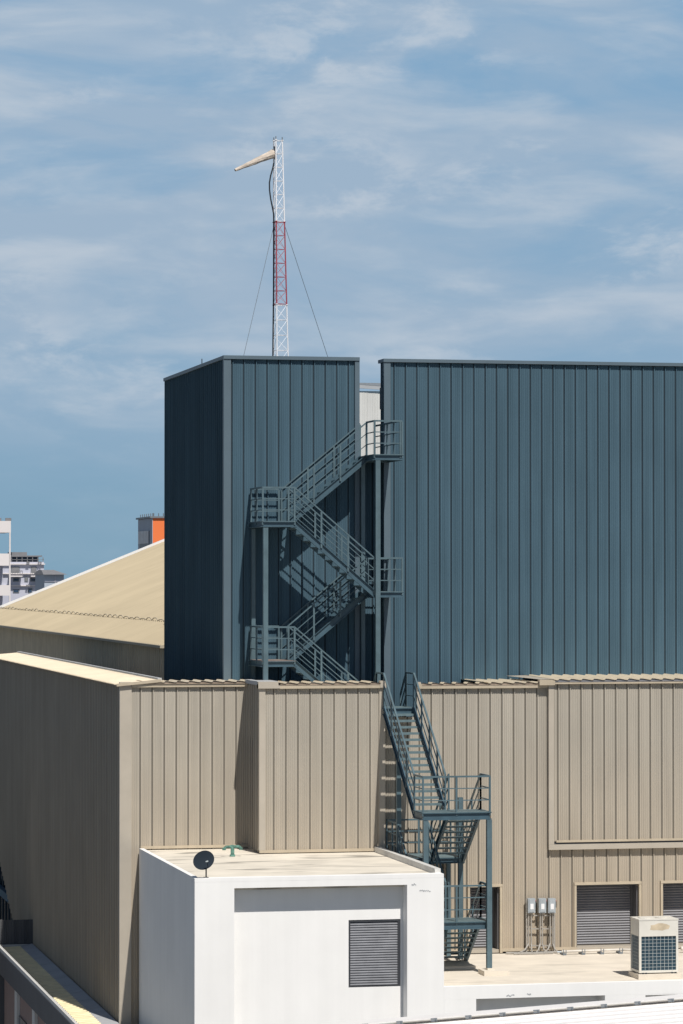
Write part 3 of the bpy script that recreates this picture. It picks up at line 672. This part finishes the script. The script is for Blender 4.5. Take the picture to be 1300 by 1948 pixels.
# dark glazed link at the far end of the side wall
t = thing('glazed_link', 'dark glazed link with blue-grey beam, far left beside the beige side wall', 'building', (11, 116, ZBASE))
m = MB(); m.panels(front(yE + .2), 5, XA + .3, zl + .1, zl + .95, ph=0, h=.04); m.box(5, XA, yE + .26, yE + .5, ZBASE, zl + .9); m.build('wall', [M['fascia'], M['shutd']], t)
m = MB(); a = V((14.0, 133, -12.2)); b_ = V((14.0, 120.05, -12.2))
m.bar(a, b_, V((.1, 0, 0)), V((0, 0, .14))); m.build('beam', M['dark'], t)
m = MB(); m.box(14.15, 14.25, 120.1, 142, zl - 1, -3.5); m.build('glass', M['glass'], t)
m = MB()
for k in range(16): y = 120.3 + k * 1.1; m.box(14.07, 14.14, y, y + .12, zl - .5, -4)
m.build('mullion', M['darkj'], t)

# ------------------------------------------------------------------ distant buildings
def windows(root, xs, z0, z1, Y, mt='glassb', fm=None):
    for x0, x1 in xs:
        m = MB(); m.box(x0, x1, Y - .06, Y + .02, z0, z1); w_ = m.build('window', fm or M['mgrey'], root)
        m = MB(); m.box(x0 + .12, x1 - .12, Y - .10, Y - .065, z0 + .12, z1 - .12); m.build('pane', M[mt], w_)
# orange and slate block
Yo = 330.0; a = at(264, 987, Yo); b = at(291, 985.5, Yo); k = .0
xo0 = b.x; zo = b.z
t = thing('orange_block', 'distant slate blue and orange block rising over the tan roof edge', 'building', (xo0 + 5, Yo + 5, ZBASE))
depth = Yo * (at(1, 1, 1).x * 0 + (atx(291, 1) / atx(264, 1)) - 1)
m = MB(); m.box(xo0, xo0 + 3.2, Yo, Yo + depth, ZBASE, zo); m.build('wall', M['orange'], t)
m = MB(); m.box(xo0 - .06, xo0 - .01, Yo - .05, Yo + depth, ZBASE, zo - .02); m.build('side_wall', M['oblue'], t)
m = MB(); m.box(xo0 - .3, xo0 + 3.4, Yo - .2, Yo + depth, zo, zo + .18); m.build('parapet', M['mgrey'], t)
m = MB(); zt_ = at(280, 1009, Yo).z; zb_ = at(280, 1050, Yo).z; m.box(xo0 - .12, xo0 - .065, Yo + depth * .18, Yo + depth * .86, zb_, zt_); w_ = m.build('window', M['mgrey'], t)
for i in range(7):
    y = Yo + depth * (.2 + .66 * i / 6.6); m = MB(); m.box(xo0 - .25, xo0 - .13, y, y + depth * .045, zb_ + .9, zt_); m.build('fin', M['lwhite'], w_)
m = MB()
for i in range(7): m.rod((xo0 + .1 + i * .5, Yo, zo + .18), (xo0 + .1 + i * .5, Yo, zo + .5), .05, 5); m.rod((xo0, Yo + depth * i / 7, zo + .18), (xo0, Yo + depth * i / 7, zo + .5), .05, 5)
m.build('roof_lug', M['mgrey'], t)
# lilac apartment block
Yp = 420.0; q = lambda x, y: at(x, y, Yp)
t = thing('apartment_block', 'distant lilac grey apartment block with small balconies, at the far left', 'building', (q(40, 1100).x, Yp + 5, ZBASE))
x0, x1 = q(-8, 0).x, q(84, 0).x
m = MB(); m.box(x0, x1, Yp, Yp + 12, ZBASE, q(50, 1069).z); m.build('wall', M['apt'], t)
m = MB(); m.box(q(21, 0).x, q(79, 0).x, Yp + 3, Yp + 9, q(50, 1068.9).z, q(50, 1059).z); m.build('penthouse', M['glassb'], t)
m = MB(); m.box(q(19, 0).x, q(82.5, 0).x, Yp + 1, Yp + 11, q(50, 1058.9).z, q(50, 1056.5).z); m.box(q(28, 0).x, q(57, 0).x, Yp + 3, Yp + 8, q(50, 1056.4).z, q(50, 1050).z); m.build('roof', M['aptg'], t)
for py in (1072, 1090, 1113):
    m = MB(); m.box(x0 - .1, x1 + .1, Yp - .35, Yp - .01, q(0, py + 2).z, q(0, py).z); m.build('band', M['aptw'], t)
m = MB()
for px in (22, 32, 42, 52, 62, 72, 82): m.box(q(px, 0).x, q(px, 0).x + .09, Yp + .1, Yp + .2, q(0, 1069).z, q(0, 1060).z)
m.box(x0, x1, Yp + .1, Yp + .2, q(0, 1065).z, q(0, 1064.2).z); m.build('roof_railing', M['aptg'], t)
windows(t, [(q(21, 0).x, q(38, 0).x), (q(59, 0).x, q(70, 0).x)], q(0, 1090).z, q(0, 1078).z, Yp, 'aptg')
windows(t, [(q(25, 0).x, q(37, 0).x), (q(58, 0).x, q(69, 0).x)], q(0, 1106.5).z, q(0, 1099).z, Yp)
windows(t, [(q(47, 0).x, q(54, 0).x)], q(0, 1107).z, q(0, 1097.5).z, Yp, 'aptg')
windows(t, [(q(25, 0).x, q(37, 0).x)], q(0, 1128).z, q(0, 1121).z, Yp); windows(t, [(q(54, 0).x, q(62, 0).x)], q(0, 1128).z, q(0, 1119).z, Yp)
windows(t, [(q(-1, 0).x, q(6, 0).x)], q(0, 1107).z, q(0, 1097).z, Yp)
for px in (16, 57):
    m = MB(); xa, xb = q(px, 0).x, q(px + 25, 0).x; za = q(0, 1095).z; m.box(xa, xb, Yp - 1.3, Yp - .01, za - .15, za)
    bl = m.build('balcony', M['aptw'], t)
    m = MB(); zr_ = q(0, 1086).z; m.box(xa, xb, Yp - 1.3, Yp - 1.24, zr_ - .06, zr_ + .04)
    for i in range(9): x = xa + (xb - xa) * i / 8; m.box(x - .03, x + .03, Yp - 1.3, Yp - 1.24, za, zr_ - .06)
    m.build('balustrade', M['aptg'], bl)
for (px, py) in ((50, 1112), (54, 1112), (50, 1068), (53, 1068), (72, 1068), (76, 1068)):
    m = MB(); c_ = q(px, py + 2); m.box(c_.x, c_.x + .18, Yp - .6, Yp - .36, c_.z - .12, c_.z + .12); m.build('air_unit', M['aptg'], t)
# low house with hipped grey roof
Yh = 380.0; q = lambda x, y: at(x, y, Yh)
t = thing('hipped_house', 'distant slate blue building with flat-pitched grey roof, right of the apartment block', 'building', (q(103, 0).x, Yh + 4, ZBASE))
m = MB(); m.box(q(85, 0).x, q(122, 0).x, Yh, Yh + 9, ZBASE, q(0, 1093).z); m.build('wall', M['oblue'], t)
m = MB(); a, b, c_, d_ = q(82, 1093), q(127.5, 1093), q(85, 1084), q(109, 1084)
m.hexa([(a.x, Yh - .6, a.z), (b.x, Yh - .6, b.z), (b.x, Yh + 9.6, b.z), (a.x, Yh + 9.6, a.z), (c_.x, Yh + 3, c_.z), (d_.x, Yh + 3, c_.z), (d_.x, Yh + 6, c_.z), (c_.x, Yh + 6, c_.z)]); m.build('roof', M['aptg'], t)
m = MB(); m.box(q(104.5, 0).x, q(106, 0).x, Yh - .1, Yh - .01, -8, q(0, 1093.3).z); m.box(q(85, 0).x, q(122, 0).x, Yh - .1, Yh - .01, q(0, 1106.6).z, q(0, 1106).z); m.build('trim', M['apt'], t)
# pale stair tower at frame edge
Yq = 300.0; q = lambda x, y: at(x, y, Yq)
t = thing('pale_tower_block', 'distant pale pink-white open-framed tower cut by the left edge', 'building', (q(0, 0).x, Yq + 3, ZBASE))
m = MB()
for y0, y1, x1 in ((991, 1013, 21), (1053, 1076, 18.5), (1113, 1133, 18)): m.box(q(-60, 0).x, q(x1, 0).x, Yq, Yq + 6, q(0, y1).z, q(0, y0).z)
m.build('slab', M['aptw'], t)
m = MB(); m.box(q(18, 0).x, q(20.6, 0).x, Yq, Yq + .2, -8, q(0, 1013.1).z); m.build('column', M['aptw'], t)
m = MB(); m.box(q(-60, 0).x, q(17, 0).x, Yq + 5.0, Yq + 5.9, -20, q(0, 1076.1).z); m.build('wall', M['apt'], t)
m = MB(); m.box(q(-60, 0).x, q(0.5, 0).x, Yq + 2, Yq + 3, q(0, 1052.9).z, q(0, 1013.1).z); m.build('wall', M['aptw'], t)
m = MB()
for px in (1, 14, 17, 20): c_ = q(px, 991); m.rod(c_ + V((0, .5, 0)), c_ + V((0, .5, .28)), .14, 7)
m.build('roof_vent', M['aptg'], t)

# ------------------------------------------------------------------ white sheet roof in the near foreground
Yn = 60.0
a, b = at(420, 1961, Yn), at(1420, 1879, Yn); dx = (b - a).normalized(); bw = V((.0, -1, -.03)).normalized()
t = thing('white_sheet_roof', 'bright white metal sheet roof across the bottom right corner', 'roof', (a.x + 7, 55, a.z - 1))
m = MB(); w = .40; k = 0.0; Lr = (b - a).length
nz = bw.cross(dx).normalized(); nz = nz if nz.z > 0 else -nz
base = a + nz * -.10; 
while k < 12:
    for (p, op), (q_, oq) in zip([(0, 0), (.02, .022), (.05, .022), (.07, 0)], [(.02, .022), (.05, .022), (.07, 0), (w, 0)]):
        A1 = base + bw * (k + p) + nz * op; B1 = base + bw * (k + q_) + nz * oq
        m.quad(A1, A1 + dx * Lr, B1 + dx * Lr, B1)
    k += w
m.build('roof_sheet', M['fgroof'], t)
m = MB(); m.bar(a + bw * .14 + nz * -.02, b + bw * .14 + nz * -.02, bw * .17, nz * .02); m.build('ridge_cap', M['fgroof'], t)
m = MB(); c0 = a + bw * .42 + nz * -.02; c1 = b + bw * .42 + nz * -.02; m.rod(c0, c1, .014, 6); m.build('roof_cable', M['pipe'], t)
kk = 0
while kk < Lr:
    p = c0 + dx * kk; m = MB(); m.bar(p - dx * .05, p + dx * .07, bw * .012, nz * .03); m.rod(p + bw * -.04, p + bw * .05 + dx * .05, .010, 5); m.build('cable_clip', M['mgrey'], t); kk += .665

# ------------------------------------------------------------------ camera
cam = bpy.data.cameras.new('camera'); co = bpy.data.objects.new('camera', cam); COL.objects.link(co)
cam.sensor_fit = 'VERTICAL'; cam.sensor_height = 36; cam.sensor_width = 24; cam.lens = F / 1948 * 36
cam.clip_start = 1; cam.clip_end = 20000
co.location = (0, 0, 0); co.rotation_euler = (R(90) + math.atan((HY - 974) / F), 0, -YAW)
S.camera = co

# ------------------------------------------------------------------ light
EL, AZ = R(54.5), math.atan(.15)          # sun behind the camera, a little to the right
d = V((-math.sin(AZ) * math.cos(EL), math.cos(AZ) * math.cos(EL), -math.sin(EL)))
sun = bpy.data.lights.new('sun', 'SUN'); so = bpy.data.objects.new('sun', sun); COL.objects.link(so)
sun.energy = 4.7; sun.angle = R(.53); sun.color = (1, .955, .89)
so.rotation_euler = d.to_track_quat('-Z', 'Y').to_euler(); so.location = (0, 0, 60)
w = bpy.data.worlds.new('World'); S.world = w; w.use_nodes = True
nt = w.node_tree; N = nt.nodes; Lk = nt.links; N.clear()
out = N.new('ShaderNodeOutputWorld'); bgA = N.new('ShaderNodeBackground'); bgB = N.new('ShaderNodeBackground'); mx = N.new('ShaderNodeMixShader')
sky = N.new('ShaderNodeTexSky'); sky.sky_type = 'NISHITA'; sky.sun_disc = False; sky.sun_elevation = EL
sky.sun_rotation = math.atan2(-d.x, -d.y); sky.air_density = 1.0; sky.dust_density = .6; sky.ozone_density = 1.5
Lk.new(sky.outputs[0], bgA.inputs[0]); bgA.inputs[1].default_value = .05
tc = N.new('ShaderNodeTexCoord'); sp = N.new('ShaderNodeSeparateXYZ'); Lk.new(tc.outputs['Generated'], sp.inputs[0])
def mrange(src, a, b, c, d_, interp='SMOOTHSTEP'):
    r = N.new('ShaderNodeMapRange'); r.interpolation_type = interp
    for i, v_ in enumerate((a, b, c, d_)): r.inputs[i + 1].default_value = v_
    Lk.new(src, r.inputs[0]); return r.outputs[0]
def cnoise(scale, vec, det, dist, loc=(0, 0, 0), rough=.55):
    mp = N.new('ShaderNodeMapping'); mp.inputs['Scale'].default_value = vec; mp.inputs['Location'].default_value = loc
    Lk.new(tc.outputs['Generated'], mp.inputs[0]); n = N.new('ShaderNodeTexNoise'); n.inputs['Scale'].default_value = scale
    n.inputs['Detail'].default_value = det; n.inputs['Distortion'].default_value = dist; n.inputs['Roughness'].default_value = rough
    Lk.new(mp.outputs[0], n.inputs[0]); return n.outputs[0]
def mixc(f, c1, c2):
    m_ = N.new('ShaderNodeMix'); m_.data_type = 'RGBA'
    Lk.new(f, m_.inputs[0]) if not isinstance(f, float) else None
    for k_, c_ in ((6, c1), (7, c2)):
        if isinstance(c_, tuple): m_.inputs[k_].default_value = (*c_, 1)
        else: Lk.new(c_, m_.inputs[k_])
    return m_.outputs[2]
def math_(op, a, b):
    m_ = N.new('ShaderNodeMath'); m_.operation = op
    for i, v_ in enumerate((a, b)):
        if isinstance(v_, (int, float)): m_.inputs[i].default_value = v_
        else: Lk.new(v_, m_.inputs[i])
    return m_.outputs[0]
g1 = mixc(mrange(sp.outputs[2], 0.0, .07, 0, 1), (.215, .365, .490), (.245, .40, .56))
grad = mixc(mrange(sp.outputs[2], .07, .18, 0, 1, 'LINEAR'), g1, (.15, .35, .57))
veil0 = mrange(cnoise(8, (1, 1, 3.6), 8, .5, (3.1, 0, .4)), .30, .62, 0, 1)
wisp = mrange(cnoise(17, (1, 1, 3.8), 7, .35, (.7, .2, .1), .55), .44, .74, 0, 1)
bias = math_('MULTIPLY', mrange(sp.outputs[0], .12, .27, 1, 0), mrange(sp.outputs[2], .07, .13, 0, .45))
veil = math_('MINIMUM', math_('ADD', veil0, bias), 1.0)
thick = mrange(sp.outputs[2], .015, .085, .12, 1)
puff = mrange(cnoise(28, (1, 1, 2.4), 9, .25, (.35, .9, .2), .62), .47, .66, 0, 1)
pmask = mrange(cnoise(9, (1, 1, 3.4), 3, .2, (1.3, .5, .1)), .44, .60, 0, 1)
c = mixc(math_('MULTIPLY', math_('MULTIPLY', veil, thick), .72), grad, (.39, .485, .60))
wf = math_('MULTIPLY', math_('MULTIPLY', wisp, thick), math_('ADD', math_('MULTIPLY', veil, .45), .22))
c = mixc(wf, c, (.54, .605, .68))
c = mixc(math_('MULTIPLY', math_('MULTIPLY', puff, pmask), math_('MULTIPLY', thick, .5)), c, (.60, .65, .71))
Lk.new(c, bgB.inputs[0]); bgB.inputs[1].default_value = 1.0
Lk.new(mrange(sp.outputs[2], .17, .24, 1, 0), mx.inputs[0]); Lk.new(bgA.outputs[0], mx.inputs[1]); Lk.new(bgB.outputs[0], mx.inputs[2]); Lk.new(mx.outputs[0], out.inputs[0])

S.render.engine = 'CYCLES'
S.view_settings.view_transform = 'Standard'; S.view_settings.look = 'None'; S.view_settings.exposure = 0; S.view_settings.gamma = 1
